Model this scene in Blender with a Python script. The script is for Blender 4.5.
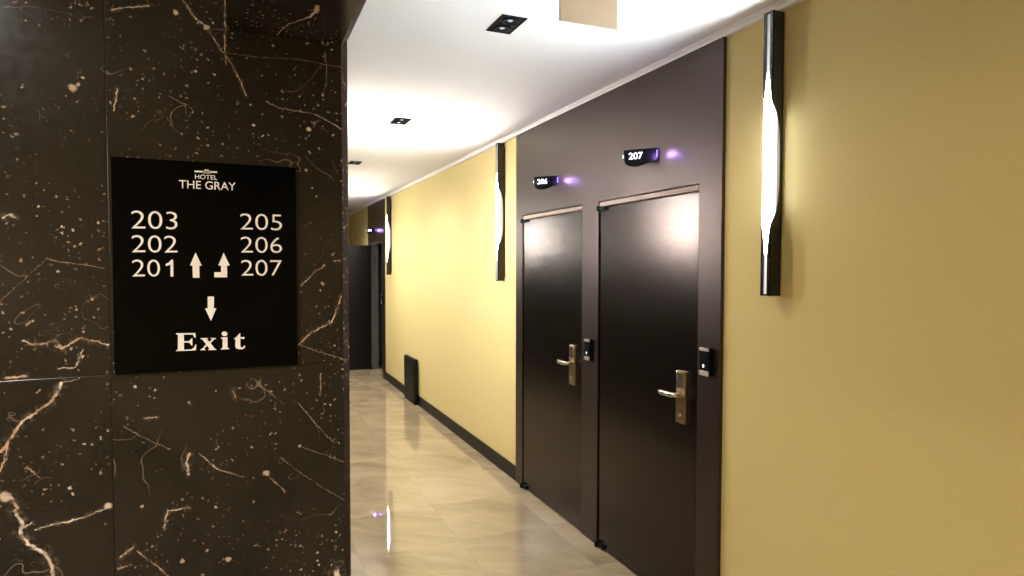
import bpy, bmesh, math, random
from mathutils import Vector, Matrix

for o in list(bpy.data.objects):
    bpy.data.objects.remove(o)
SC = bpy.context.scene
COL = SC.collection

# ------------------------------------------------------------------ camera
cam_d = bpy.data.cameras.new('camera')
cam_d.sensor_width = 36.0
cam_d.lens = 36.0 * 632.5 / 1024.0
cam_d.clip_start = 0.02
cam = bpy.data.objects.new('camera', cam_d)
COL.objects.link(cam)
R_ = Vector((0.919203, -0.39378, 0.00144)); U_ = Vector((0.011707, 0.030983, 0.999451)); F_ = Vector((0.393609, 0.918682, -0.033089))
cam.matrix_world = Matrix(((R_.x, U_.x, -F_.x, 0.0), (R_.y, U_.y, -F_.y, 0.0), (R_.z, U_.z, -F_.z, 1.66), (0, 0, 0, 1)))
SC.camera = cam

# ------------------------------------------------------------------ world, exposure
w = bpy.data.worlds.new('world'); SC.world = w; w.use_nodes = True
w.node_tree.nodes['Background'].inputs[0].default_value = (0.9, 0.85, 0.75, 1)
w.node_tree.nodes['Background'].inputs[1].default_value = 0.02
SC.view_settings.view_transform = 'Standard'
SC.view_settings.look = 'None'
SC.view_settings.gamma = 1.0
SC.view_settings.use_curve_mapping = False
SC.view_settings.exposure = 1.15
try:
    SC.cycles.use_denoising = True
    SC.cycles.max_bounces = 10
    SC.cycles.diffuse_bounces = 6
    SC.cycles.glossy_bounces = 5
    SC.cycles.sample_clamp_indirect = 4.0
    SC.cycles.caustics_reflective = False
    SC.cycles.caustics_refractive = False
except Exception:
    pass

# light levels (watts / emission strengths)
SPOT_W = 95.0            # each ceiling downlight in the corridor
LOBBY_FILL_W = 68.0            # added unseen fill downlights over the lobby, to light the stone
LAMP_E = 190.0            # wall lamp lens, middle
H = 2.69                 # ceiling height
XW = 1.953               # yellow wall face (right)
XP = 1.935               # dark panel face (right)
XL = 0.13                # corridor left wall face
YEND = 12.6
YF = 1.6                 # stone face
XS = 0.248               # stone right edge

# ------------------------------------------------------------------ helpers
def link(o):
    COL.objects.link(o); return o

def tag(o, label=None, cat=None, group=None, kind=None):
    if label: o['label'] = label
    if cat: o['category'] = cat
    if group: o['group'] = group
    if kind: o['kind'] = kind
    return o

def thing(name, label, cat, loc=(0, 0, 0), group=None):
    o = bpy.data.objects.new(name, None)
    o.empty_display_size = 0.05
    o.location = loc
    link(o)
    return tag(o, label, cat, group)

class MB:
    """collects shapes for one mesh, in coordinates relative to the owner"""
    def __init__(s):
        s.bm = bmesh.new()
    def box(s, a, b, bev=0.0):
        bm2 = bmesh.new()
        x0, y0, z0 = [min(p, q) for p, q in zip(a, b)]
        x1, y1, z1 = [max(p, q) for p, q in zip(a, b)]
        v = [bm2.verts.new(c) for c in ((x0,y0,z0),(x1,y0,z0),(x1,y1,z0),(x0,y1,z0),(x0,y0,z1),(x1,y0,z1),(x1,y1,z1),(x0,y1,z1))]
        for f in ((0,3,2,1),(4,5,6,7),(0,1,5,4),(1,2,6,5),(2,3,7,6),(3,0,4,7)):
            bm2.faces.new([v[i] for i in f])
        if bev > 0:
            bmesh.ops.bevel(bm2, geom=list(bm2.edges), offset=bev, segments=2, profile=0.5, affect='EDGES')
        s._merge(bm2); return s
    def prism(s, pts, axis, a, b, bev=0.0):
        """polygon pts in the other two axes (x,z for y / y,z for x / x,y for z) extruded from a to b"""
        def P(u, v, t):
            return {'x': (t, u, v), 'y': (u, t, v), 'z': (u, v, t)}[axis]
        bm2 = bmesh.new()
        A = [bm2.verts.new(P(u, v, a)) for u, v in pts]
        B = [bm2.verts.new(P(u, v, b)) for u, v in pts]
        n = len(pts)
        bm2.faces.new(A); bm2.faces.new(B[::-1])
        for i in range(n):
            bm2.faces.new((A[i], B[i], B[(i+1) % n], A[(i+1) % n]))
        bmesh.ops.recalc_face_normals(bm2, faces=list(bm2.faces))
        if bev > 0:
            bmesh.ops.bevel(bm2, geom=list(bm2.edges), offset=bev, segments=2, profile=0.5, affect='EDGES')
        s._merge(bm2); return s
    def tube(s, path, r, n=14):
        """round bar along a path of 3-D points, closed ends"""
        bm2 = bmesh.new(); rings = []
        P = [Vector(p) for p in path]
        for i, p in enumerate(P):
            t = (P[min(i+1, len(P)-1)] - P[max(i-1, 0)]).normalized()
            up = Vector((0, 0, 1)) if abs(t.z) < 0.9 else Vector((1, 0, 0))
            u = t.cross(up).normalized(); v = u.cross(t)
            rr = r[i] if isinstance(r, (list, tuple)) else r
            rings.append([bm2.verts.new(p + (u*math.cos(2*math.pi*k/n) + v*math.sin(2*math.pi*k/n))*rr) for k in range(n)])
        for a, b in zip(rings, rings[1:]):
            for k in range(n):
                bm2.faces.new((a[k], a[(k+1) % n], b[(k+1) % n], b[k]))
        bm2.faces.new(rings[0][::-1]); bm2.faces.new(rings[-1])
        bmesh.ops.recalc_face_normals(bm2, faces=list(bm2.faces))
        self_smooth = [f for f in bm2.faces if len(f.verts) == 4]
        for f in self_smooth: f.smooth = True
        s._merge(bm2); return s
    def ring(s, c, r0, r1, z0, z1, n=32):
        """open conical / cylindrical ring (profile list of (r,z)) about the z axis"""
        return s.lathe(c, [(r0, z0), (r1, z1)], n)
    def lathe(s, c, prof, n=32, close=False):
        bm2 = bmesh.new(); rings = []
        for r, z in prof:
            if r < 1e-6:
                rings.append([bm2.verts.new((c[0], c[1], c[2]+z))])
            else:
                rings.append([bm2.verts.new((c[0]+r*math.cos(2*math.pi*k/n), c[1]+r*math.sin(2*math.pi*k/n), c[2]+z)) for k in range(n)])
        for a, b in zip(rings, rings[1:]):
            for k in range(n):
                k2 = (k+1) % n
                if len(a) == 1: f = bm2.faces.new((a[0], b[k2], b[k]))
                elif len(b) == 1: f = bm2.faces.new((a[k], a[k2], b[0]))
                else: f = bm2.faces.new((a[k], a[k2], b[k2], b[k]))
                f.smooth = True
        s._merge(bm2); return s
    def _merge(s, bm2):
        me = bpy.data.meshes.new('tmp'); bm2.to_mesh(me); bm2.free()
        s.bm.from_mesh(me); bpy.data.meshes.remove(me)
    def build(s, name, m, parent=None, loc=None, bevel=0.0):
        me = bpy.data.meshes.new(name)
        s.bm.to_mesh(me); s.bm.free()
        me.materials.append(m)
        o = bpy.data.objects.new(name, me)
        link(o)
        if parent is not None: o.parent = parent
        if loc is not None: o.location = loc
        if bevel > 0:
            md = o.modifiers.new('bevel', 'BEVEL'); md.width = bevel; md.segments = 2; md.limit_method = 'ANGLE'
        return o

def struct(o):
    o['kind'] = 'structure'; return o

def text_part(name, body, x0, x1, z0, z1, y, m, parent, depth=0.0006, facing='-y', bold=0.0):
    """writing fitted to a rectangle; facing -y (read along +x) or -x (read along -y)"""
    cu = bpy.data.curves.new('tmp', 'FONT')
    cu.body = body; cu.extrude = 0.01; cu.offset = bold; cu.resolution_u = 6
    t = bpy.data.objects.new('tmp', cu); link(t)
    bpy.context.view_layer.update()
    dg = bpy.context.evaluated_depsgraph_get()
    me = bpy.data.meshes.new_from_object(t.evaluated_get(dg))
    bpy.data.objects.remove(t)
    xs = [v.co.x for v in me.vertices]; ys = [v.co.y for v in me.vertices]
    ax, bx, ay, by = min(xs), max(xs), min(ys), max(ys)
    for v in me.vertices:
        u = x0 + (v.co.x-ax)/(bx-ax)*(x1-x0); q = z0 + (v.co.y-ay)/(by-ay)*(z1-z0); d = v.co.z/0.01*depth
        v.co = Vector((u, y-d, q)) if facing == '-y' else Vector((y-d, u, q))
    me.materials.clear(); me.materials.append(m); me.name = name
    o = bpy.data.objects.new(name, me); link(o); o.parent = parent
    return o

# ------------------------------------------------------------------ node helper
class NT:
    def __init__(s, name):
        s.m = bpy.data.materials.new(name); s.m.use_nodes = True
        s.t = s.m.node_tree; s.b = s.t.nodes['Principled BSDF']
    def n(s, kind, **kw):
        nd = s.t.nodes.new(kind)
        for k, v in kw.items():
            setattr(nd, k, v)
        return nd
    def L(s, a, b): s.t.links.new(a, b)
    def _in(s, sock, v):
        if hasattr(v, 'is_linked') or hasattr(v, 'links'): s.L(v, sock)
        else: sock.default_value = v
    def math(s, op, a, b=0.0, clamp=False):
        nd = s.n('ShaderNodeMath', operation=op); nd.use_clamp = clamp
        s._in(nd.inputs[0], a); s._in(nd.inputs[1], b); return nd.outputs[0]
    def vec(s, op, a, b=None, out=0):
        nd = s.n('ShaderNodeVectorMath', operation=op)
        s._in(nd.inputs[0], a)
        if b is not None: s._in(nd.inputs[1], b)
        return nd.outputs[out]
    def scale(s, a, f):
        nd = s.n('ShaderNodeVectorMath', operation='SCALE'); s._in(nd.inputs[0], a); s._in(nd.inputs['Scale'], f); return nd.outputs[0]
    def coord(s, kind='Object'):
        return s.n('ShaderNodeTexCoord').outputs[kind]
    def noise(s, v, scale, detail=4, rough=0.5, out=0, dist=0.0):
        nd = s.n('ShaderNodeTexNoise'); s.L(v, nd.inputs['Vector'])
        nd.inputs['Scale'].default_value = scale; nd.inputs['Detail'].default_value = detail; nd.inputs['Roughness'].default_value = rough
        nd.inputs['Distortion'].default_value = dist
        return nd.outputs[out]
    def ramp(s, f, stops, mode='LINEAR'):
        nd = s.n('ShaderNodeValToRGB'); s.L(f, nd.inputs[0]); cr = nd.color_ramp; cr.interpolation = mode
        while len(cr.elements) < len(stops): cr.elements.new(0.5)
        for e, (p, c) in zip(cr.elements, stops):
            e.position = p; e.color = (c, c, c, 1) if isinstance(c, (int, float)) else tuple(c)+(1,)
        return nd.outputs[0]
    def mapr(s, f, a, b, c=0.0, d=1.0, smooth=False):
        nd = s.n('ShaderNodeMapRange'); nd.clamp = True
        if smooth: nd.interpolation_type = 'SMOOTHSTEP'
        s._in(nd.inputs[0], f)
        for i, v in enumerate((a, b, c, d)): nd.inputs[i+1].default_value = v
        return nd.outputs[0]
    def mix(s, f, a, b):
        nd = s.n('ShaderNodeMix', data_type='RGBA')
        s._in(nd.inputs[0], f)
        for sock, v in ((nd.inputs[6], a), (nd.inputs[7], b)):
            if isinstance(v, tuple): sock.default_value = v + (1,) if len(v) == 3 else v
            else: s.L(v, sock)
        return nd.outputs[2]
    def bump(s, h, strength, dist=0.002):
        nd = s.n('ShaderNodeBump'); s.L(h, nd.inputs['Height']); nd.inputs['Strength'].default_value = strength; nd.inputs['Distance'].default_value = dist
        s.L(nd.outputs[0], s.b.inputs['Normal'])
    def set(s, **kw):
        names = {'col': 'Base Color', 'rough': 'Roughness', 'metal': 'Metallic', 'ior': 'IOR', 'spec': 'Specular IOR Level', 'coat': 'Coat Weight', 'coatr': 'Coat Roughness', 'emc': 'Emission Color', 'ems': 'Emission Strength'}
        for k, v in kw.items():
            sock = s.b.inputs[names[k]]
            if isinstance(v, tuple): sock.default_value = v + (1,) if len(v) == 3 else v
            elif isinstance(v, (int, float)): sock.default_value = v
            else: s.L(v, sock)
        return s.m

def simple(name, col, rough=0.5, metal=0.0, spec=0.5, var=0.06, scale=30.0, bump=0.0):
    t = NT(name); c = t.coord()
    nz = t.noise(c, scale, 3)
    lo = tuple(x*(1-var) for x in col); hi = tuple(min(1, x*(1+var)) for x in col)
    t.set(col=t.mix(nz, lo, hi), rough=rough, metal=metal, spec=spec)
    if bump: t.bump(t.noise(c, scale*8, 2), bump, 0.001)
    return t.m

def emit(name, col, strength, rough=0.4):
    t = NT(name); c = t.coord(); nz = t.noise(c, 40, 2)
    t.set(col=tuple(min(1, x*0.8) for x in col), rough=rough, emc=col, ems=t.mapr(nz, 0, 1, strength*0.97, strength*1.03))
    return t.m

# ------------------------------------------------------------------ materials
def m_wallpaper():
    t = NT('yellow_wallpaper'); c = t.coord()
    mp = t.n('ShaderNodeMapping'); t.L(c, mp.inputs[0]); mp.inputs['Scale'].default_value = (1, 1, 0.35)
    f = t.noise(mp.outputs[0], 260, 3, 0.6); g = t.noise(c, 1.3, 3)
    base = t.mix(f, (0.56, 0.45, 0.19), (0.68, 0.565, 0.265))
    t.set(col=t.mix(t.mapr(g, 0.3, 0.7, 0.0, 0.10), base, (0.55, 0.43, 0.185)), rough=0.62, spec=0.25)
    t.bump(f, 0.12, 0.001)
    return t.m

def m_ceiling():
    t = NT('white_ceiling_paint'); c = t.coord(); g = t.noise(c, 2, 3)
    t.set(col=t.mix(g, (0.80, 0.79, 0.77), (0.84, 0.83, 0.81)), rough=0.7, spec=0.2)
    t.bump(t.noise(c, 350, 2), 0.04, 0.001)
    return t.m

def m_floor():
    t = NT('polished_marble_tiles'); c = t.coord()
    br = t.n('ShaderNodeTexBrick'); t.L(c, br.inputs['Vector'])
    br.offset = 0.0; br.squash = 1.0
    br.inputs['Scale'].default_value = 1.0; br.inputs['Brick Width'].default_value = 0.6; br.inputs['Row Height'].default_value = 0.6
    br.inputs['Mortar Size'].default_value = 0.0018; br.inputs['Mortar Smooth'].default_value = 0.2
    br.inputs['Color1'].default_value = (0, 0, 0, 1); br.inputs['Color2'].default_value = (1, 1, 1, 1); br.inputs['Bias'].default_value = 0.0
    off = t.scale(br.outputs['Color'], 7.0)
    v = t.vec('ADD', c, off)
    rot = t.n('ShaderNodeVectorRotate', rotation_type='Z_AXIS'); t.L(v, rot.inputs['Vector']); rot.inputs['Angle'].default_value = 0.6
    mp = t.n('ShaderNodeMapping'); t.L(rot.outputs[0], mp.inputs[0]); mp.inputs['Scale'].default_value = (1.0, 2.6, 1.0)
    a = t.noise(mp.outputs[0], 1.3, 5, 0.5, dist=0.6)
    b = t.noise(mp.outputs[0], 1.5, 3, 0.45, dist=0.9)
    ridge = t.math('ABSOLUTE', t.math('SUBTRACT', b, 0.5))
    vein = t.mapr(ridge, 0.0, 0.03, 0.25, 0.0)
    col = t.ramp(a, [(0.30, (0.25, 0.19, 0.115)), (0.5, (0.33, 0.26, 0.16)), (0.70, (0.41, 0.33, 0.215))])
    col = t.mix(vein, col, (0.48, 0.40, 0.30))
    col = t.mix(br.outputs['Fac'], col, (0.25, 0.20, 0.145))
    t.set(col=col, rough=0.022, ior=1.75, spec=0.95)
    return t.m

# measured marks on the stone face (x, z) in metres and their widths
VEINS= [([(-0.3512, 1.4153), (-0.3549, 1.4028), (-0.373, 1.3745), (-0.3941, 1.3594), (-0.4219, 1.3388), (-0.4462, 1.3016), (-0.4601, 1.2782)], 0.00506), ([(-0.4462, 1.3016), (-0.4554, 1.261), (-0.4609, 1.2367)], 0.00293), ([(-0.3512, 1.4153), (-0.319, 1.4216)], 0.00133), ([(-0.472, 1.18), (-0.4419, 1.1819), (-0.434, 1.1576), (-0.4375, 1.1497), (-0.4262, 1.1226), (-0.4299, 1.1042), (-0.4134, 1.076), (-0.3878, 1.0544), (-0.376, 1.0264), (-0.3749, 0.9938)], 0.00586), ([(-0.4298, 1.1105), (-0.4091, 1.1199)], 0.00266), ([(-0.2726, 1.1355), (-0.3061, 1.123), (-0.3424, 1.1157), (-0.3779, 1.1127), (-0.4042, 1.1021)], 0.0024), ([(-0.4186, 1.5055), (-0.4, 1.4963), (-0.3618, 1.5029), (-0.3498, 1.4875), (-0.3175, 1.5052), (-0.2995, 1.5001), (-0.2685, 1.49)], 0.00346), ([(-0.3498, 1.4875), (-0.362, 1.4945)], 0.00533), ([(-0.3143, 1.4815), (-0.3275, 1.4458), (-0.3576, 1.4455)], 0.00187), ([(-0.4486, 1.4304), (-0.4133, 1.4301)], 0.00453), ([(-0.4469, 1.7606), (-0.4352, 1.7671), (-0.4236, 1.7613)], 0.00293), ([(-0.4537, 1.5891), (-0.376, 1.6733)], 0.0008), ([(-0.376, 1.6754), (-0.2712, 1.6567)], 0.00133), ([(-0.1114, 2.2525), (-0.0859, 2.2169), (-0.064, 2.198), (-0.0338, 2.1508), (0.0011, 2.0918), (0.0155, 2.0545)], 0.00213), ([(-0.0261, 2.2665), (-0.0279, 2.12)], 0.00187), ([(-0.064, 2.198), (-0.0207, 2.1999)], 0.0016), ([(-0.14, 2.0379), (-0.0967, 2.0159)], 0.00133), ([(-0.2408, 2.0421), (-0.2471, 1.9945)], 0.0024), ([(0.0586, 2.0475), (0.0848, 2.0339), (0.1731, 2.026), (0.2293, 1.9949)], 0.0016), ([(-0.0213, 2.1479), (0.142, 2.1508), (0.2328, 2.1455)], 0.00093), ([(0.1929, 2.1764), (0.197, 2.1051), (0.1874, 2.0729)], 0.00133), ([(0.1326, 1.6137), (0.1676, 1.6497), (0.1888, 1.6644)], 0.00187), ([(0.1267, 1.4737), (0.1523, 1.4969), (0.2019, 1.522), (0.2263, 1.588)], 0.0032), ([(0.1267, 1.4737), (0.1753, 1.4519), (0.23, 1.4316)], 0.0016), ([(0.2126, 1.6742), (0.227, 1.6743)], 0.00266), ([(-0.0202, 1.3709), (-0.0141, 1.354)], 0.00346), ([(0.0317, 1.3835), (0.0734, 1.3493)], 0.00133), ([(0.1231, 1.3332), (0.1644, 1.2756), (0.2068, 1.2241)], 0.0016), ([(0.1772, 1.4001), (0.1744, 1.3462)], 0.00213), ([(-0.2397, 1.3082), (-0.1981, 1.2795), (-0.1535, 1.2498)], 0.0016), ([(-0.1135, 1.2338), (-0.1199, 1.2139), (-0.1142, 1.1879)], 0.00506), ([(-0.0931, 1.2314), (-0.0562, 1.1944), (0.0009, 1.1659)], 0.00187), ([(0.0557, 1.154), (0.0913, 1.1176)], 0.00187), ([(0.1267, 1.2255), (0.2403, 1.17)], 0.00107), ([(0.0809, 1.2015), (0.2323, 1.0751)], 0.00107), ([(-0.2013, 1.3245), (-0.1741, 1.3242)], 0.0024), ([(-0.1132, 1.1094), (-0.1595, 1.1095), (-0.166, 1.0717)], 0.0032), ([(-0.252, 1.0233), (-0.2269, 1.039)], 0.00426), ([(-0.2562, 0.9951), (-0.241, 0.9989)], 0.0048), ([(-0.2194, 1.0287), (-0.1965, 1.0042), (-0.1538, 0.955)], 0.0024), ([(-0.4152, 1.2435), (-0.3951, 1.2177)], 0.0024), ([(0.0186, 0.9984), (0.0385, 0.9949)], 0.00133), ([(-0.2509, 2.2083), (-0.2287, 2.2182), (-0.1758, 2.231)], 0.0024), ([(-0.4333, 2.1833), (-0.4085, 2.1853)], 0.00107), ([(0.2116, 0.9014), (0.2138, 0.8807)], 0.01332)]
BLOBS= [(-0.3204, 2.0374, 0.00959), (-0.3096, 2.0449, 0.0048), (-0.3022, 2.0604, 0.00373), (-0.3989, 2.1626, 0.00293), (-0.1256, 2.2239, 0.0064), (-0.2119, 1.985, 0.00373), (-0.0876, 2.0969, 0.004), (-0.214, 2.088, 0.0032), (-0.0489, 2.0949, 0.0032), (0.152, 1.9906, 0.00666), (0.0319, 1.9895, 0.00426), (0.1874, 2.0729, 0.0048), (-0.066, 2.1999, 0.00693), (-0.0536, 2.213, 0.00373), (0.1837, 1.6205, 0.0048), (0.1789, 1.6034, 0.00266), (0.1443, 1.8922, 0.00426), (0.16, 1.85, 0.0032), (0.1714, 1.8313, 0.00266), (0.0492, 1.1668, 0.00906), (0.1267, 1.2255, 0.00426), (-0.2063, 1.1279, 0.00426), (-0.1311, 0.9876, 0.00586), (-0.0796, 1.0038, 0.00426), (-0.0357, 0.9747, 0.0064), (-0.2726, 1.1399, 0.00906), (-0.452, 1.1833, 0.01332), (-0.3411, 1.1869, 0.00426), (-0.336, 1.1732, 0.0032), (-0.3859, 1.7853, 0.0032), (-0.3138, 1.7098, 0.0032), (-0.3539, 1.6482, 0.00373), (-0.2943, 1.5881, 0.0032), (-0.3348, 2.0192, 0.0024), (-0.179, 1.3852, 0.0032), (-0.2175, 1.3948, 0.004), (-0.0561, 1.3736, 0.00266), (-0.4383, 1.5291, 0.00266)]
SOF = [([(0.0837, 1.5888), (0.1058, 1.5059)], 0.0015), ([(0.1058, 1.5059), (0.1345, 1.459)], 0.003), ([(0.1345, 1.459), (0.1418, 1.4481)], 0.005), ([(0.1418, 1.4481), (0.1529, 1.4158)], 0.006), ([(0.1529, 1.4158), (0.1515, 1.3827)], 0.008)]
SEAM_X = -0.262
SEAM_Z = 1.425
ZB = 2.2006
GLYPHS= {'up': [(-0.0934, 1.6918), (-0.0814, 1.6621), (-0.0863, 1.6621), (-0.0863, 1.6349), (-0.0998, 1.635), (-0.1, 1.662), (-0.1051, 1.6625)], 'turn': [(-0.0358, 1.6919), (-0.0236, 1.6626), (-0.0292, 1.6626), (-0.0292, 1.6356), (-0.0556, 1.6357), (-0.0558, 1.6473), (-0.0419, 1.6473), (-0.0418, 1.6626), (-0.0474, 1.6626)], 'down': [(-0.0701, 1.5921), (-0.0571, 1.5919), (-0.0579, 1.565), (-0.0527, 1.5649), (-0.0641, 1.5362), (-0.076, 1.5654), (-0.0705, 1.5653)], 'bar': [(-0.0931, 1.8752), (-0.0467, 1.8762), (-0.0468, 1.8726), (-0.0932, 1.8716)], 'lump': [(-0.075, 1.8743), (-0.0718, 1.8794), (-0.0647, 1.8788), (-0.0607, 1.8749), (-0.0607, 1.8709), (-0.075, 1.8705)], 'E': [(-0.1351, 1.5112), (-0.0964, 1.51), (-0.0957, 1.4996), (-0.0978, 1.4997), (-0.1013, 1.5068), (-0.1194, 1.5074), (-0.1195, 1.4927), (-0.1103, 1.4923), (-0.106, 1.4957), (-0.104, 1.4984), (-0.1024, 1.4983), (-0.1027, 1.482), (-0.1044, 1.4821), (-0.1069, 1.4866), (-0.1107, 1.4891), (-0.1195, 1.4895), (-0.1197, 1.4733), (-0.1049, 1.4733), (-0.0986, 1.4788), (-0.0968, 1.4837), (-0.0945, 1.4836), (-0.0957, 1.4707), (-0.1357, 1.4709), (-0.1357, 1.4725), (-0.1318, 1.4739), (-0.1312, 1.5067), (-0.1352, 1.5092)], 'x': [(-0.0859, 1.498), (-0.0706, 1.4977), (-0.0706, 1.4961), (-0.0733, 1.4952), (-0.068, 1.4888), (-0.062, 1.4946), (-0.0656, 1.4957), (-0.0655, 1.4975), (-0.0543, 1.497), (-0.0543, 1.4954), (-0.058, 1.494), (-0.0653, 1.4859), (-0.0573, 1.4728), (-0.0537, 1.4712), (-0.0537, 1.4696), (-0.0706, 1.47), (-0.0706, 1.4716), (-0.0677, 1.4723), (-0.0726, 1.4802), (-0.0796, 1.4729), (-0.076, 1.4717), (-0.076, 1.4701), (-0.0868, 1.4706), (-0.0868, 1.4722), (-0.0826, 1.474), (-0.0748, 1.4837), (-0.0823, 1.495), (-0.0859, 1.4962)], 'i': [(-0.0442, 1.4974), (-0.0304, 1.498), (-0.0304, 1.4735), (-0.0267, 1.4719), (-0.0267, 1.47), (-0.0446, 1.4701), (-0.0446, 1.4717), (-0.0409, 1.473), (-0.0406, 1.4942), (-0.0443, 1.4958)], 'dot': [(-0.0302, 1.5055), (-0.031, 1.5028), (-0.0333, 1.5009), (-0.0363, 1.5003), (-0.0393, 1.5012), (-0.0415, 1.5033), (-0.0423, 1.506), (-0.0415, 1.5087), (-0.0392, 1.5106), (-0.0362, 1.5112), (-0.0332, 1.5104), (-0.031, 1.5083)], 't': [(-0.0175, 1.4938), (-0.0138, 1.4951), (-0.0043, 1.5059), (-0.0032, 1.5059), (-0.0031, 1.4971), (0.0059, 1.4967), (0.0058, 1.4924), (-0.0032, 1.4928), (-0.0032, 1.4762), (-0.0014, 1.4727), (0.0024, 1.4729), (0.0053, 1.4769), (0.0073, 1.4763), (0.0056, 1.4711), (0.0008, 1.4685), (-0.0057, 1.4686), (-0.0119, 1.4711), (-0.014, 1.4757), (-0.0138, 1.4933), (-0.0172, 1.493)]}
TEXTS = [('203', -0.2178, -0.1288, 1.7426, 1.7816) ,
('202', -0.2177, -0.1296, 1.6909, 1.7283) ,
('201', -0.2176, -0.1343, 1.6381, 1.6751) ,
('205', -0.0005, 0.0904, 1.7457, 1.783) ,
('206', -0.0, 0.0898, 1.6925, 1.7294) ,
('207', 0.0004, 0.0893, 1.6389, 1.6757) ,
('HOTEL', -0.0922, -0.047, 1.8570, 1.8670) ,
('THE GRAY', -0.1243, -0.0089, 1.8345, 1.8527) ,]

def m_stone():
    t = NT('dark_marble'); c = t.coord()
    sep = t.n('ShaderNodeSeparateXYZ'); t.L(c, sep.inputs[0])
    X, Y, Z = sep.outputs
    # different block of stone left of the joint
    left = t.math('LESS_THAN', X, SEAM_X)
    up = t.math('GREATER_THAN', Z, SEAM_Z)
    cmb = t.n('ShaderNodeCombineXYZ'); t.L(t.math('MULTIPLY', left, 3.7), cmb.inputs[0]); t.L(t.math('MULTIPLY', up, 5.1), cmb.inputs[2])
    v = t.vec('ADD', c, cmb.outputs[0])
    cloud = t.noise(v, 3.2, 5, 0.55, dist=0.6)
    fine = t.noise(v, 45, 4, 0.6)
    base = t.mix(t.mapr(cloud, 0.3, 0.72), (0.008, 0.0063, 0.0052), (0.027, 0.0205, 0.016))
    base = t.mix(t.mapr(fine, 0.35, 0.7, 0.0, 0.45), base, (0.024, 0.019, 0.0155))
    # scattered pale fossils: small voronoi spots, thinned out by a mask
    def specks(scale, r, thr, warp):
        wv = t.vec('ADD', v, t.scale(t.vec('SUBTRACT', t.noise(v, scale*1.7, 3, out=1), (0.5, 0.5, 0.5)), warp))
        vo = t.n('ShaderNodeTexVoronoi', feature='F1'); t.L(wv, vo.inputs['Vector']); vo.inputs['Scale'].default_value = scale
        s = t.mapr(vo.outputs['Distance'], r*0.5, r, 1.0, 0.0)
        rnd = t.n('ShaderNodeSeparateXYZ'); t.L(vo.outputs['Color'], rnd.inputs[0])
        return t.math('MULTIPLY', s, t.math('MULTIPLY', t.math('GREATER_THAN', rnd.outputs[0], thr), t.mapr(rnd.outputs[1], 0, 1, 0.15, 0.8)))
    mask = t.mapr(t.noise(v, 5.5, 3), 0.45, 0.62)
    sp = t.math('MULTIPLY', specks(95, 0.30, 0.60, 0.012), mask)
    sp2 = t.math('MULTIPLY', specks(38, 0.15, 0.72, 0.03), 0.8)
    # hairlines
    def hair(scale, w, m0, amt, seed):
        vv = t.vec('ADD', v, (seed, seed*2, seed*3))
        nn = t.noise(vv, scale, 3, 0.55, dist=0.4)
        rr = t.math('ABSOLUTE', t.math('SUBTRACT', nn, 0.5))
        return t.math('MULTIPLY', t.mapr(rr, 0.0, w, amt, 0.0), t.mapr(t.noise(vv, scale*1.3, 2), m0, m0+0.06))
    h1 = hair(4.0, 0.0035, 0.55, 0.26, 1.3); h2 = hair(8.0, 0.004, 0.60, 0.2, 4.1)
    # the large veins and fossils, where this stone has them
    wob = t.vec('SUBTRACT', t.noise(c, 110, 5, 0.7, out=1), (0.5, 0.5, 0.5))
    wob2 = t.vec('SUBTRACT', t.noise(c, 14, 2, 0.5, out=1), (0.5, 0.5, 0.5))
    q = t.vec('ADD', t.vec('ADD', c, t.scale(wob, 0.012)), t.scale(wob2, 0.012))
    onface = t.math('MULTIPLY', t.math('GREATER_THAN', Y, YF-0.03), 1.0)
    def flat(vv, axes):
        s_ = t.n('ShaderNodeSeparateXYZ'); t.L(vv, s_.inputs[0]); cb = t.n('ShaderNodeCombineXYZ')
        t.L(s_.outputs[axes[0]], cb.inputs[0]); t.L(s_.outputs[axes[1]], cb.inputs[1]); return cb.outputs[0]
    def after(P, val):          # keeps the shader's evaluation in sequence
        nd = t.n('ShaderNodeVectorMath', operation='MULTIPLY_ADD'); t.L(val, nd.inputs[0]); nd.inputs[1].default_value = (1e-9, 1e-9, 0); t.L(P, nd.inputs[2]); return nd.outputs[0]
    def seglist(P, lines):
        cur = None; k = 0
        for pl, wd in lines:
            for i in range(len(pl)-1):
                a, b = Vector(pl[i]), Vector(pl[i+1]); ab = b-a; L2 = ab.length_squared
                pa = t.vec('SUBTRACT', P, (a.x, a.y, 0))
                hh = t.math('MULTIPLY', t.vec('DOT_PRODUCT', pa, (ab.x/L2, ab.y/L2, 0), out=1), 1.0, clamp=True)
                pr = t.n('ShaderNodeVectorMath', operation='SCALE'); pr.inputs[0].default_value = (ab.x, ab.y, 0); t.L(hh, pr.inputs['Scale'])
                d = t.vec('DISTANCE', pa, pr.outputs[0], out=1)
                d = t.math('DIVIDE', d, wd*0.5)
                cur = d if cur is None else t.math('MINIMUM', cur, d)
                k += 1
                if k % 5 == 0: P = after(P, cur)
        return cur
    P2 = flat(q, (0, 2))
    fl = seglist(P2, [l for l in VEINS if l[1] > 0.0017]); P3 = after(P2, fl); th = seglist(P3, [l for l in VEINS if l[1] <= 0.0017])
    bl = None; P4 = after(P3, th)
    for i, (x, z, r) in enumerate(BLOBS):
        if bl is not None and i % 6 == 0: P4 = after(P4, bl)
        d = t.math('DIVIDE', t.vec('DISTANCE', P4, (x, z, 0), out=1), r*0.85)
        bl = d if bl is None else t.math('MINIMUM', bl, d)
    varn = t.mapr(t.noise(c, 48, 4, 0.6), 0.36, 0.55, 0.15, 1.0)
    mv = t.math('MULTIPLY', t.mapr(fl, 0.75, 1.2, 0.9, 0.0), varn)
    mt = t.math('MULTIPLY', t.mapr(th, 0.5, 1.5, 0.5, 0.0), varn)
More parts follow.
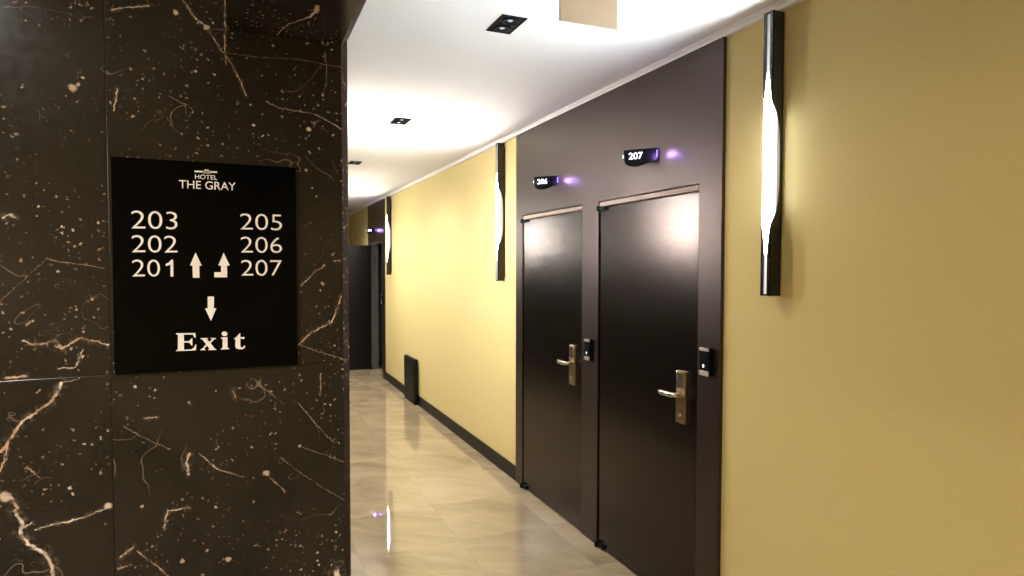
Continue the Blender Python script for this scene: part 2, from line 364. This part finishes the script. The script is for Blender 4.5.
    mb = t.mapr(bl, 0.6, 1.15, 0.8, 0.0)
    halo = t.math('MULTIPLY', t.mapr(fl, 0.8, 6.0, 0.14, 0.0), t.mapr(t.noise(c, 70, 4, 0.7), 0.48, 0.6))
    m = t.math('MAXIMUM', t.math('MAXIMUM', mv, mt), t.math('MAXIMUM', mb, halo))
    m = t.math('MULTIPLY', m, onface)
    Ps = flat(q, (0, 1))
    so = seglist(Ps, SOF)
    ms = t.math('MULTIPLY', t.mapr(so, 0.6, 1.2, 0.8, 0.0), t.math('LESS_THAN', Y, YF-0.005))
    small = t.math('MAXIMUM', t.math('MAXIMUM', sp, sp2), t.math('MAXIMUM', h1, h2))
    allm = t.math('MAXIMUM', small, t.math('MAXIMUM', m, ms))
    tint = t.mix(t.mapr(t.noise(c, 9, 2), 0.4, 0.65), (0.56, 0.36, 0.24), (0.88, 0.74, 0.58))
    col = t.mix(allm, base, tint)
    # joints between the slabs
    jx = t.math('ABSOLUTE', t.math('SUBTRACT', t.math('MODULO', t.math('ADD', X, 10.2-SEAM_X+0.255), 0.51), 0.255))
    jz = t.math('ABSOLUTE', t.math('SUBTRACT', t.math('MODULO', t.math('ADD', Z, 12.0-SEAM_Z+0.6), 1.2), 0.6))
    j = t.math('MAXIMUM', t.mapr(jx, 0.0008, 0.0016, 1, 0), t.mapr(jz, 0.0008, 0.0016, 1, 0))
    col = t.mix(t.math('MULTIPLY', j, 0.85), col, (0.006, 0.005, 0.004))
    t.set(col=col, rough=t.mapr(fine, 0.3, 0.7, 0.16, 0.26), spec=0.3)
    t.bump(t.math('SUBTRACT', 1.0, j), 0.5, 0.001)
    return t.m

def warm_sheen(m):
    m.node_tree.nodes['Principled BSDF'].inputs['Specular Tint'].default_value = (1.0, 0.76, 0.66, 1); return m
M = {}
M['wall'] = m_wallpaper(); M['ceil'] = m_ceiling(); M['floor'] = m_floor(); M['stone'] = m_stone()
M['panel'] = simple('dark_brown_panel', (0.006, 0.003, 0.0024), 0.38, spec=0.8, var=0.05, scale=4)
M['door'] = simple('dark_brown_door_steel', (0.0022, 0.0014, 0.001), 0.24, spec=0.5, var=0.05, scale=4)
warm_sheen(M['panel']); warm_sheen(M['door'])
M['black'] = simple('black_plastic', (0.002, 0.002, 0.002), 0.4, spec=0.12)
M['base'] = simple('black_baseboard_paint', (0.004, 0.0035, 0.003), 0.4, spec=0.2)
M['lampblack'] = simple('black_anodised_aluminium', (0.002, 0.002, 0.0025), 0.22)
M['acrylic'] = simple('black_acrylic', (0.001, 0.001, 0.0012), 0.12, spec=0.08)
M['white'] = simple('white_lettering', (0.93, 0.88, 0.84), 0.5)
M['whitepaint'] = simple('white_trim_paint', (0.80, 0.79, 0.76), 0.45)
M['plate'] = simple('brushed_brass_nickel', (0.62, 0.47, 0.30), 0.28, metal=1.0, var=0.12, scale=12)
M['nickel'] = simple('satin_nickel', (0.72, 0.66, 0.58), 0.25, metal=1.0)
M['silver'] = simple('silver_plastic', (0.55, 0.50, 0.45), 0.35, metal=0.6)
M['glass'] = simple('black_glass', (0.002, 0.002, 0.004), 0.35, spec=0.15)
M['strip'] = simple('strip_with_reflected_light', (0.34, 0.25, 0.20), 0.35, spec=0.6)  # light reflected by the door head strip, put into a paler colour
M['baffle'] = simple('matt_black_baffle', (0.0008, 0.0008, 0.0008), 0.6, spec=0.05)
M['led'] = emit('white_led', (0.75, 0.85, 1.0), 1.2)
M['digits'] = emit('lit_digits', (0.92, 0.94, 1.0), 1.1)
M['violet'] = emit('violet_light', (0.35, 0.22, 1.0), 0.8)
M['signboard'] = simple('beige_board', (0.72, 0.58, 0.42), 0.5)
M['frosted'] = simple('frosted_acrylic', (0.85, 0.85, 0.86), 0.3)
M['grey'] = simple('grey_door_liner', (0.09, 0.085, 0.08), 0.35)
M['room'] = simple('brown_room_wall', (0.12, 0.085, 0.06), 0.6)
M['reflector'] = simple('lamp_reflector', (0.5, 0.5, 0.52), 0.15, metal=1.0)

def m_lens(name, e, col_mid, sides=False):
    """wall lamp lens: brightest in the middle of its height, fading to a weak glow at the ends"""
    t = NT(name); c = t.coord()
    s = t.n('ShaderNodeSeparateXYZ'); t.L(c, s.inputs[0])
    d = t.math('ABSOLUTE', t.math('ADD', s.outputs[2], 0.035))
    if sides:
        st = t.mapr(d, 0.16, 0.27, e, 0.0, True)
        st = t.math('MULTIPLY', st, t.mapr(s.outputs[0], -0.061, -0.034, 1.0, 0.008))
    else:
        st = t.math('ADD', t.math('MULTIPLY', t.mapr(d, 0.18, 0.36, 1.0, 0.0, True), e), t.mapr(d, 0.25, 0.54, 0.35, 0.12))
    t.set(col=(0.75, 0.75, 0.8), rough=0.3, emc=col_mid, ems=st)
    return t.m

def m_marble_plain():
    t = NT('dark_marble_cladding'); c = t.coord(); n = t.noise(c, 4, 5); k = t.noise(c, 25, 4, 0.65, dist=1.0)
    v = t.mapr(t.math('ABSOLUTE', t.math('SUBTRACT', k, 0.5)), 0, 0.008, 0.5, 0.0)
    v = t.math('MULTIPLY', v, t.mapr(n, 0.5, 0.6))
    t.set(col=t.mix(v, t.mix(n, (0.004, 0.0033, 0.0028), (0.011, 0.0085, 0.007)), (0.35, 0.26, 0.19)), rough=0.18, spec=0.2)
    return t.m
M['marble'] = m_marble_plain()
def m_edge():
    t = NT('sawn_marble_edge'); c = t.coord(); n = t.noise(c, 55, 4, 0.7); g = t.noise(c, 7, 2)
    k = t.math('MULTIPLY', t.mapr(n, 0.55, 0.66), t.mapr(g, 0.45, 0.6))
    t.set(col=t.mix(k, t.mix(t.noise(c, 20, 3), (0.018, 0.011, 0.008), (0.045, 0.026, 0.017)), (0.42, 0.28, 0.19)), rough=0.8, spec=0.05)
    return t.m
M['edge'] = m_edge()
# ------------------------------------------------------------------ room shell
TH = 0.12
struct(MB().box((-2.3, -2.1, -0.1), (XW+TH, YEND+0.12, 0.0)).build('floor', M['floor']))
struct(MB().box((-2.3, -2.1, H), (3.2, YEND+0.12, H+0.1)).build('ceiling', M['ceil']))
mb = MB()
for y0, y1 in ((-2.0, 2.19), (4.44, 9.30), (10.57, YEND)):
    mb.box((XW, y0, 0), (XW+TH, y1, H))
struct(mb.build('wall_right', M['wall']))
struct(MB().box((XL-TH, 2.1, 0), (XL, YEND, H)).build('wall_left', M['marble']))
struct(MB().box((XL-TH, YEND, 0), (XW+TH, YEND+0.12, H)).build('wall_end', M['wall']))
struct(MB().box((-2.3, -2.12, 0), (XW+TH, -2.0, H)).build('wall_back', M['wall']))
struct(MB().box((-2.3, -2.0, 0), (-2.2, YF, H)).build('wall_lobby', M['wall']))
# stone clad wall end with a chamfered corner, and the stone clad beam that runs towards the viewer
ch = 0.017
def cut_edge(o):
    o.data.materials.append(M['edge'])
    for f in o.data.polygons:
        n = f.normal
        if n.x > 0.5 and abs(n.x) < 0.9: f.material_index = 1
    return o
struct(cut_edge(MB().prism([(-2.3, YF), (XS-ch, YF), (XS, YF+ch), (XS, 2.1), (-2.3, 2.1)], 'z', 0, H).build('wall_front', M['stone'])))
struct(cut_edge(MB().prism([(-0.022, ZB), (XS-ch, ZB), (XS, ZB+ch), (XS, H), (-0.022, H)], 'y', -2.0, YF).build('ceiling_beam', M['stone'])))

# baseboards and ceiling trim
for i, (y0, y1) in enumerate(((-2.0, 2.19), (4.44, 9.30), (10.57, YEND))):
    struct(MB().box((XP+0.003, y0, 0), (XW, y1, 0.112), 0.002).build('baseboard_right', M['base']))
struct(MB().box((XL, 2.1, 0), (XL+0.014, YEND-0.014, 0.112), 0.002).build('baseboard_left', M['base']))
struct(MB().box((XL, YEND-0.014, 0), (XP+0.003, YEND, 0.112), 0.002).build('baseboard_end', M['base']))
mb = MB()
mb.prism([(XP-0.008, H), (XP-0.008, H-0.010), (XP-0.002, H-0.012), (XP-0.002, H-0.026), (XP, H-0.030), (XP, H)], 'y', -2.0, YEND)
for y0, y1 in ((-2.0, 2.19), (4.44, 9.30), (10.57, YEND)):
    mb.box((XP, y0, H-0.030), (XW, y1, H))
struct(mb.build('trim_1', M['whitepaint']))

# ------------------------------------------------------------------ dark panels round the doors
ZD = 2.045     # head of the openings
def panel(name, y0, y1, opens):
    mb = MB()
    ys = [y0]
    for a, b in opens: ys += [a, b]
    ys.append(y1)
    for a, b in zip(ys[::2], ys[1::2]):
        mb.box((XP, a, 0), (XP+0.125, b, ZD))
    mb.box((XP, y0, ZD), (XP+0.125, y1, H-0.030))
    o = mb.build(name, M['panel'])
    bm = bmesh.new(); bm.from_mesh(o.data); bmesh.ops.remove_doubles(bm, verts=bm.verts, dist=1e-5); bm.to_mesh(o.data); bm.free()
    return struct(o)
panel('wall_panel_right', 2.19, 4.44, [(2.338, 3.226), (3.418, 4.316)])
panel('wall_panel_right', 9.30, 10.57, [(9.45, 10.338)])

def door(name, y0, y1):
    """closed leaf; y1 is the hinge side"""
    gap = 0.022
    root = struct(thing(name, None, None, (XP, (y0+y1)/2, 0)))
    c = (y0+y1)/2
    a, b = y0-c+0.004, y1-c-gap
    leaf = MB().box((0.002, a, 0.008), (0.047, b, 2.006), 0.0015).build('door_leaf', M['door'], root)
    MB().prism([(0.001, 2.012), (-0.003, 2.014), (0.001, 2.038), (0.03, 2.038), (0.03, 2.012)], 'y', a, y1-c-0.012).build('head_strip', M['strip'], root)
    MB().box((0.012, b+0.001, 0.004), (0.03, b+gap-0.001, 2.04)).box((0.012, a, 2.0385), (0.03, b, 2.0445)).build('gap_shade_strip', M['baffle'], root)  # black strips that paint the shade in the gaps round the leaf
    # pivot hinges, top and bottom
    for z, hh in ((1.985, 0.030), (0.004, 0.032)):
        q = MB(); q.lathe((-0.012, b+0.004, z), [(0, 0), (0.013, 0), (0.014, 0.002), (0.014, hh-0.002), (0.013, hh), (0, hh)], 20)
        q.box((-0.014, b-0.062, z+0.006), (0.003, b+0.004, z+hh-0.006), 0.002)
        q.build('hinge', M['black'], root)
    # lock plate with lever
    py = a+0.10
    pl = MB().box((-0.014, py-0.034, 0.915), (0.002, py+0.034, 1.165), 0.003).build('lock_plate', M['plate'], root)
    MB().box((-0.0165, py-0.027, 1.085), (-0.013, py+0.027, 1.157), 0.001).build('card_window', M['nickel'], pl)
    MB().lathe((0, 0, 0), [(0, 0.0), (0.008, 0.0), (0.009, 0.002), (0.009, 0.004), (0, 0.004)], 20).build('keyhole_cover', M['nickel'], pl)
    k = pl.children[-1]; k.rotation_euler = (0, -math.pi/2, 0); k.location = (-0.013, py, 0.955)
    q = MB()
    q.tube([(-0.012, py, 1.052), (-0.030, py, 1.052), (-0.048, py+0.002, 1.052), (-0.056, py+0.010, 1.052), (-0.058, py+0.022, 1.052), (-0.058, py+0.098, 1.053), (-0.058, py+0.103, 1.053)],
           [0.013, 0.012, 0.012, 0.012, 0.0125, 0.0135, 0.010])
    q.build('lever', M['nickel'], pl)
    return root
door('door_1', 2.338, 3.226)
door('door_2', 3.418, 4.316)
# third door, standing open at a right angle across the corridor
r3 = struct(thing('door_3', None, None, (XP-0.004, 10.335, 0)))
MB().box((-0.87, -0.047, 0.008), (-0.004, -0.002, 2.006), 0.0015).build('door_leaf', M['base'], r3)
pl = MB().box((-0.80, -0.061, 0.915), (-0.735, -0.046, 1.165), 0.003).build('lock_plate', M['plate'], r3)
MB().tube([(-0.768, -0.058, 1.052), (-0.768, -0.09, 1.052), (-0.76, -0.104, 1.052), (-0.745, -0.106, 1.052), (-0.64, -0.106, 1.054)], [0.011, 0.0095, 0.0095, 0.010, 0.0105]).build('lever', M['nickel'], pl)
for z in (1.985, 0.004):
    MB().lathe((0.0, -0.012, z), [(0, 0), (0.013, 0), (0.013, 0.03), (0, 0.03)], 20).build('hinge', M['black'], r3)
# grey liner round the open doorway and the dark room behind it
mb = MB()
for a, b in ((9.452, 9.475), (10.318, 10.337)):
    mb.box((XP+0.003, a, 0.002), (XP+0.12, b, ZD-0.002))
mb.box((XP+0.003, 9.475, ZD-0.022), (XP+0.12, 10.318, ZD-0.002))
struct(mb.build('trim_2', M['grey']))
mb = MB()
x0, x1, y0, y1 = XP+0.126, 3.1, 9.2, 10.9
mb.box((x1, y0, 0), (x1+0.05, y1, H)); mb.box((x0+0.02, y0-0.05, 0), (x1, y0, H)); mb.box((x0+0.02, y1, 0), (x1, y1+0.05, H))
mb.box((x0+0.02, y0, -0.05), (x1, y1, 0.0))
struct(mb.build('wall_room', M['room']))

# ------------------------------------------------------------------ wall lamps
def wall_lamp(y, label, e, colr, side=1, x=None, group='vertical wall lamps along the corridor'):
    """black square profile, frosted lens; local origin at its middle height on the wall, -x out of the wall"""
    root = thing('wall_lamp', label, 'wall lamp', ((XW if side > 0 else XL), y, 2.098), group)
    if x is not None: root.location.x = x
    if side < 0: root.rotation_euler = (0, 0, math.pi)
    hh, wd, dp = 0.549, 0.0235, 0.066
    def cut(z, amt):                       # how far the black shell is cut back at height z
        u = (z+0.035)/0.235
        return amt*max(0.0, 1-abs(u)**4) if abs(u) < 1 else 0.0
    def lip(z):                            # half width of the lens opening in the front
        a = abs(z+0.035)
        return 0.0085 + 0.0135*max(0.0, min(1.0, (0.33-a)/0.10))**1.6
    zs = [-hh + 2*hh*i/60 for i in range(61)]
    shell = MB()
    # back and ends
    shell.box((-0.014, -wd, -hh), (-0.010, wd, hh)); shell.box((-0.010, -wd+0.009, -hh+0.03), (0, wd-0.009, hh-0.03))
    shell.box((-dp+0.003, -wd+0.002, hh-0.006), (-0.012, wd-0.002, hh))
    shell.box((-dp+0.003, -wd+0.002, -hh), (-0.012, wd-0.002, -hh+0.006))
    # side walls with their curved window
    for s in (-1, 1):
        pts = [(-0.012, -hh), (-0.012, hh)] + [(-dp + cut(z, 0.046), z) for z in reversed(zs)]
        shell.prism(pts, 'y', s*(wd-0.002), s*wd)
        # front lips beside the lens, narrowing to nothing in the middle
        inner = [(s*lip(z), z) for z in zs]
        outer = [(s*wd, hh), (s*wd, -hh)]
        keep = [(y_, z_) for y_, z_ in inner]
        # two lips, above and below the window
        top = [p for p in keep if p[1] >= 0.20]; bot = [p for p in keep if p[1] <= -0.27]
        shell.prism(top + [(s*wd, hh), (s*wd, top[0][1])], 'x', -dp, -dp+0.003)
        shell.prism(bot + [(s*wd, bot[-1][1]), (s*wd, -hh)], 'x', -dp, -dp+0.003)
    shell.build('lamp_housing', M['lampblack'], root)
    lm = m_lens('lamp_lens_glow', e, colr)
    sm = m_lens('lamp_side_glow', 9.0 if e > LAMP_E*1.2 else 1.2, (0.90, 0.95, 1.0), True)
    ln = MB().box((-dp+0.0035, -wd+0.003, -hh+0.007), (-dp+0.0043, wd-0.003, hh-0.007)).build('lamp_lens', M['frosted'], root)
    ln.data.materials.append(lm)            # only the outer face of the lens shines
    for f in ln.data.polygons:
        if f.normal.x < -0.9: f.material_index = 1
    MB().box((-dp+0.0045, -wd+0.0035, -0.32), (-0.013, wd-0.0035, 0.32)).build('lamp_core', sm, root)
    return root
wall_lamp(1.888, 'tall black wall lamp nearest the viewer, right of the brown door panel, cool white light', LAMP_E*1.5, (0.88, 0.95, 1.0))
wall_lamp(4.715, 'black wall lamp on the yellow wall just beyond the second door, warm white light', LAMP_E, (1.0, 0.95, 0.88))
wall_lamp(8.87, 'farthest black wall lamp, beside the distant brown panel and open door', LAMP_E, (1.0, 0.95, 0.88))
wall_lamp(4.60, 'black wall lamp hidden behind the stone corner, mirrored in the nearest door', LAMP_E*1.7, (1.0, 0.94, 0.90), -1)
wall_lamp(7.80, 'black wall lamp farther down the left corridor wall, mirrored in the second door', LAMP_E*1.5, (1.0, 0.95, 0.88), -1)

wall_lamp(0.45, 'added black wall lamp, out of view on the lobby side wall, the one closer to the stone', LAMP_E*0.4, (1.0, 0.86, 0.68), -1, -2.2, 'added fill wall lamps in the lobby')  # unseen lamp, added to spread light evenly over the right wall
wall_lamp(-1.1, 'added black wall lamp, out of view on the lobby side wall, the one farther from the stone', LAMP_E*0.4, (1.0, 0.86, 0.68), -1, -2.2, 'added fill wall lamps in the lobby')  # second unseen lamp added for the right wall
# ------------------------------------------------------------------ glowing room number signs
def number_sign(y, z, txt, label):
    root = thing('room_number_sign', label, 'room number sign', (XP, y, z), 'glowing room number signs above the doors')
    wd, p = 0.13, 0.118
    # plan: two slanting faces that meet in a rounded nose; flat top, bellied underside
    S = [-1, -0.8, -0.6, -0.45, -0.32, -0.22, -0.14, -0.07, 0, 0.07, 0.14, 0.22, 0.32, 0.45, 0.6, 0.8, 1]
    def px(s): return -0.006 - (p-0.006)*(1-math.sqrt(s*s+0.010)+0.1)/1.0 if abs(s) < 1 else -0.006
    def low(s): return -0.058 - 0.030*math.sin(math.pi*min(1.0, abs(s))**0.75) if s <= 0 else -0.058 + 0.02*s
    bm = bmesh.new()
    T = [bm.verts.new((px(s), s*wd, 0)) for s in S]; B = [bm.verts.new((px(s)*0.97, s*wd, low(s))) for s in S]
    W = [bm.verts.new((-0.002, s*wd, -0.050)) for s in S]; W2 = [bm.verts.new((-0.002, s*wd, 0)) for s in S]
    for k in range(len(S)-1):
        bm.faces.new((T[k], T[k+1], B[k+1], B[k])); bm.faces.new((B[k], B[k+1], W[k+1], W[k])); bm.faces.new((W2[k], W2[k+1], T[k+1], T[k])); bm.faces.new((W[k], W[k+1], W2[k+1], W2[k]))
    for k in (0, -1): bm.faces.new((T[k], B[k], W[k], W2[k]))
    bmesh.ops.recalc_face_normals(bm, faces=list(bm.faces))
    q = MB(); q.bm.free(); q.bm = bm
    q.build('sign_body', M['glass'], root)
    MB().box((-0.003, -wd+0.03, -0.045), (0.0, wd-0.03, -0.006), 0.0005).build('mounting_plate', M['black'], root)
    # number on the near face, running from the nose towards the wall
    t = text_part('room_number', txt, 0, 1, -0.050, -0.016, 0, M['digits'], root, depth=0.0006, bold=0.012)
    a = Vector((px(-0.14), -0.14*wd)); e = Vector((px(-0.8), -0.8*wd)); d = (e-a).normalized(); nrm = Vector((d.y, -d.x))
    if nrm.y > 0: nrm = -nrm
    for v in t.data.vertices:
        P_ = a + d*(0.010 + v.co.x*0.072) + nrm*(0.0015 - v.co.y)
        v.co = Vector((P_.x, P_.y, v.co.z))
    MB().box((-p+0.002, 0.004, -0.040), (-p-0.001, 0.009, -0.022), 0.001).build('end_light', M['led'], root)
    MB().box((-0.008, -wd-0.002, -0.046), (-0.003, -wd+0.003, -0.010), 0.001).build('end_light', M['violet'], root)
    l = bpy.data.lights.new('violet_glow', 'POINT'); l.energy = VIO_W; l.color = (0.42, 0.25, 1.0); l.shadow_soft_size = 0.012
    lo = bpy.data.objects.new('violet_glow', l); link(lo); lo.parent = root
    lo.location = (-0.050, -wd-0.045, -0.036)
    return root
VIO_W = 0.38
number_sign(2.785, 2.260, '207', 'lit sign reading 207 above the nearest door')
number_sign(3.870, 2.264, '206', 'lit sign reading 206 above the second door')
number_sign(10.02, 2.262, '205', 'far glowing room number sign above the open door at the corridor end')

# ------------------------------------------------------------------ card readers
def card_reader(y, z, label):
    root = thing('card_reader', label, 'card reader', (XP, y, z), 'card readers beside the doors')
    MB().box((-0.022, -0.033, -0.062), (0, 0.033, 0.068), 0.005).build('reader_body', M['black'], root)
    MB().box((-0.026, -0.030, 0.052), (-0.020, 0.030, 0.066), 0.002).build('top_cap', M['silver'], root)
    MB().box((-0.026, -0.030, -0.060), (-0.020, 0.030, -0.038), 0.002).build('bottom_cap', M['silver'], root)
    MB().box((-0.025, -0.028, -0.037), (-0.021, 0.028, 0.050), 0.001).build('glass_face', M['glass'], root)
    q = MB(); q.lathe((0, 0, 0), [(0, 0.0015), (0.004, 0.001), (0.0055, 0)], 20)
    o = q.build('status_light', M['led'], root); o.rotation_euler = (0, -math.pi/2, 0); o.location = (-0.0252, 0.002, -0.016); o.scale = (1.4, 0.9, 1)
    return root
card_reader(2.266, 1.232, 'card reader with white light right of the nearest door')
card_reader(3.315, 1.160, 'card reader with white light between the two near doors')
card_reader(9.385, 1.18, 'small distant card reader on the far brown panel before the open door')

# ------------------------------------------------------------------ floor level cover on the yellow wall
ub = thing('floor_outlet_box', 'low black box cover standing at the foot of the yellow wall', 'box', (XW, 7.64, 0))
MB().box((-0.060, -0.255, 0.003), (-0.019, 0.255, 0.548), 0.004).build('box_body', M['base'], ub)
MB().box((-0.066, -0.235, 0.03), (-0.059, 0.235, 0.528), 0.002).build('front_cover', M['black'], ub)

# ------------------------------------------------------------------ black directory sign on the stone
sg = thing('directory_sign', 'black hotel directory sign with white room numbers on the dark stone wall', 'sign', (-0.066, YF, 1.66))
sx, sz = -0.066, 1.66
MB().box((-0.1885, -0.008, 1.4255-sz), (0.1885, 0, 1.8955-sz), 0.0008).build('sign_plate', M['acrylic'], sg)
for txt, a, b, c_, d_ in TEXTS:
    if txt == '201':
        one = (d_-c_); xr = b-sx-0.004; zb = c_-sz
        MB().prism([(xr, zb), (xr, zb+one), (xr-0.0042, zb+one), (xr-0.0075, zb+one*0.86), (xr-0.0145, zb+one*0.74), (xr-0.0145, zb+one*0.62), (xr-0.0055, zb+one*0.71), (xr-0.0055, zb)], 'y', -0.0092, -0.008).build('room_number_digit', M['white'], sg)
        txt = '20'; b -= 0.0300
    text_part('room_number' if txt[0] == '2' else 'sign_lettering', txt, a-sx, b-sx, c_-sz, d_-sz, -0.0085, M['white'], sg, bold=(0.002 if txt[0] != '2' else -0.010))
def glyph(name, keys):
    mb = MB()
    for k in keys:
        mb.prism([(x-sx, z-sz) for x, z in GLYPHS[k]], 'y', -0.0092, -0.008)
    mb.build(name, M['white'], sg)
glyph('arrow', ['up']); glyph('arrow', ['turn']); glyph('arrow', ['down'])
glyph('bar_emblem', ['bar', 'lump'])
glyph('exit_lettering', ['E', 'x', 'i', 'dot', 't'])

# ------------------------------------------------------------------ recessed ceiling lights
def spot_fixture(x, y, label, watts, col):
    root = thing('ceiling_light', label, 'ceiling light', (x, y, H), 'black double ceiling lights')
    a, b = 0.056, 0.094
    fr = MB()
    fr.box((-a, -b, -0.004), (-a+0.007, b, 0.0)); fr.box((a-0.007, -b, -0.004), (a, b, 0.0))
    fr.box((-a+0.007, -b, -0.004), (a-0.007, -b+0.007, 0.0)); fr.box((-a+0.007, b-0.007, -0.004), (a-0.007, b, 0.0))
    fr.box((-a+0.007, -0.004, -0.0035), (a-0.007, 0.004, 0.0))
    fr.build('frame', M['baffle'], root)
    bp = MB().box((-a+0.007, -b+0.007, -0.0012), (a-0.007, b-0.007, -0.0002)).build('baffle', M['baffle'], root)
    for s in (-1, 1):
        q = MB(); q.lathe((0, s*0.045, 0), [(0.036, -0.0015), (0.037, -0.006), (0.033, -0.0065), (0.020, -0.003), (0.013, -0.0022)], 28)
        o = q.build('lamp_ring', M['baffle'], root)
        q = MB(); q.lathe((0, s*0.045, 0), [(0.011, -0.002), (0.008, -0.0035), (0.0, -0.004)], 24)
        q.build('lamp_bulb', M['bulb'], o)
        l = bpy.data.lights.new('downlight', 'SPOT'); l.energy = watts/2; l.color = col; l.spot_size = math.radians(160); l.spot_blend = 1.0; l.shadow_soft_size = 0.03
        lo = bpy.data.objects.new('downlight', l); link(lo); lo.parent = root; lo.location = (0, s*0.045, -0.02)
    return root
M['bulb'] = emit('dim_bulb', (0.6, 0.75, 1.0), 0.10)
YSP = [2.51, 4.45, 6.40, 8.3, 10.2]
NM = ['black double ceiling light nearest the viewer', 'second black double ceiling light along the corridor', 'third black double ceiling light, at the edge of the stone wall',
      'fourth black double ceiling light hidden behind the stone wall', 'farthest black double ceiling light before the end wall']
NEUT = (1.0, 0.97, 0.94); WARM = (1.0, 0.95, 0.88); COOL = (1.0, 0.94, 0.84)
for i, y in enumerate(YSP):
    spot_fixture(1.047, y, NM[i], SPOT_W*(0.26 if i == 0 else 0.7), (1.0, 0.84, 0.62) if i == 0 else WARM)
spot_fixture(-0.95, 0.30, 'added fill ceiling light, out of view in the lobby close to the stone beam', LOBBY_FILL_W, NEUT)  # unseen fill, added to brighten the dark stone
spot_fixture(-1.75, 0.30, 'added fill ceiling light, out of view in the lobby far left of the viewer', LOBBY_FILL_W, NEUT)  # another unseen fill added for the stone

spot_fixture(1.047, 0.55, 'added fill ceiling light, out of view over the corridor mouth beside the viewer', SPOT_W*0.06, (1.0, 0.84, 0.62))  # unseen fill, added to lift the near yellow wall
spot_fixture(1.047, -1.35, 'added fill ceiling light, out of view behind the viewer', SPOT_W*0.10, NEUT)  # unseen fill added behind the camera for the near wall

# ------------------------------------------------------------------ hanging board
hs = thing('hanging_sign', 'plain beige board hanging under the ceiling', 'hanging sign', (1.166, 2.02, H))
MB().box((-0.119, -0.004, -0.156), (0.119, 0.004, -0.020), 0.001).build('sign_board', M['signboard'], hs)
MB().box((-0.119, -0.0045, -0.160), (0.119, 0.0045, -0.1562), 0.0008).build('bottom_edge', M['whitepaint'], hs)
MB().box((-0.10, -0.014, -0.020), (0.10, 0.014, 0.0), 0.002).build('mounting_rail', M['whitepaint'], hs)
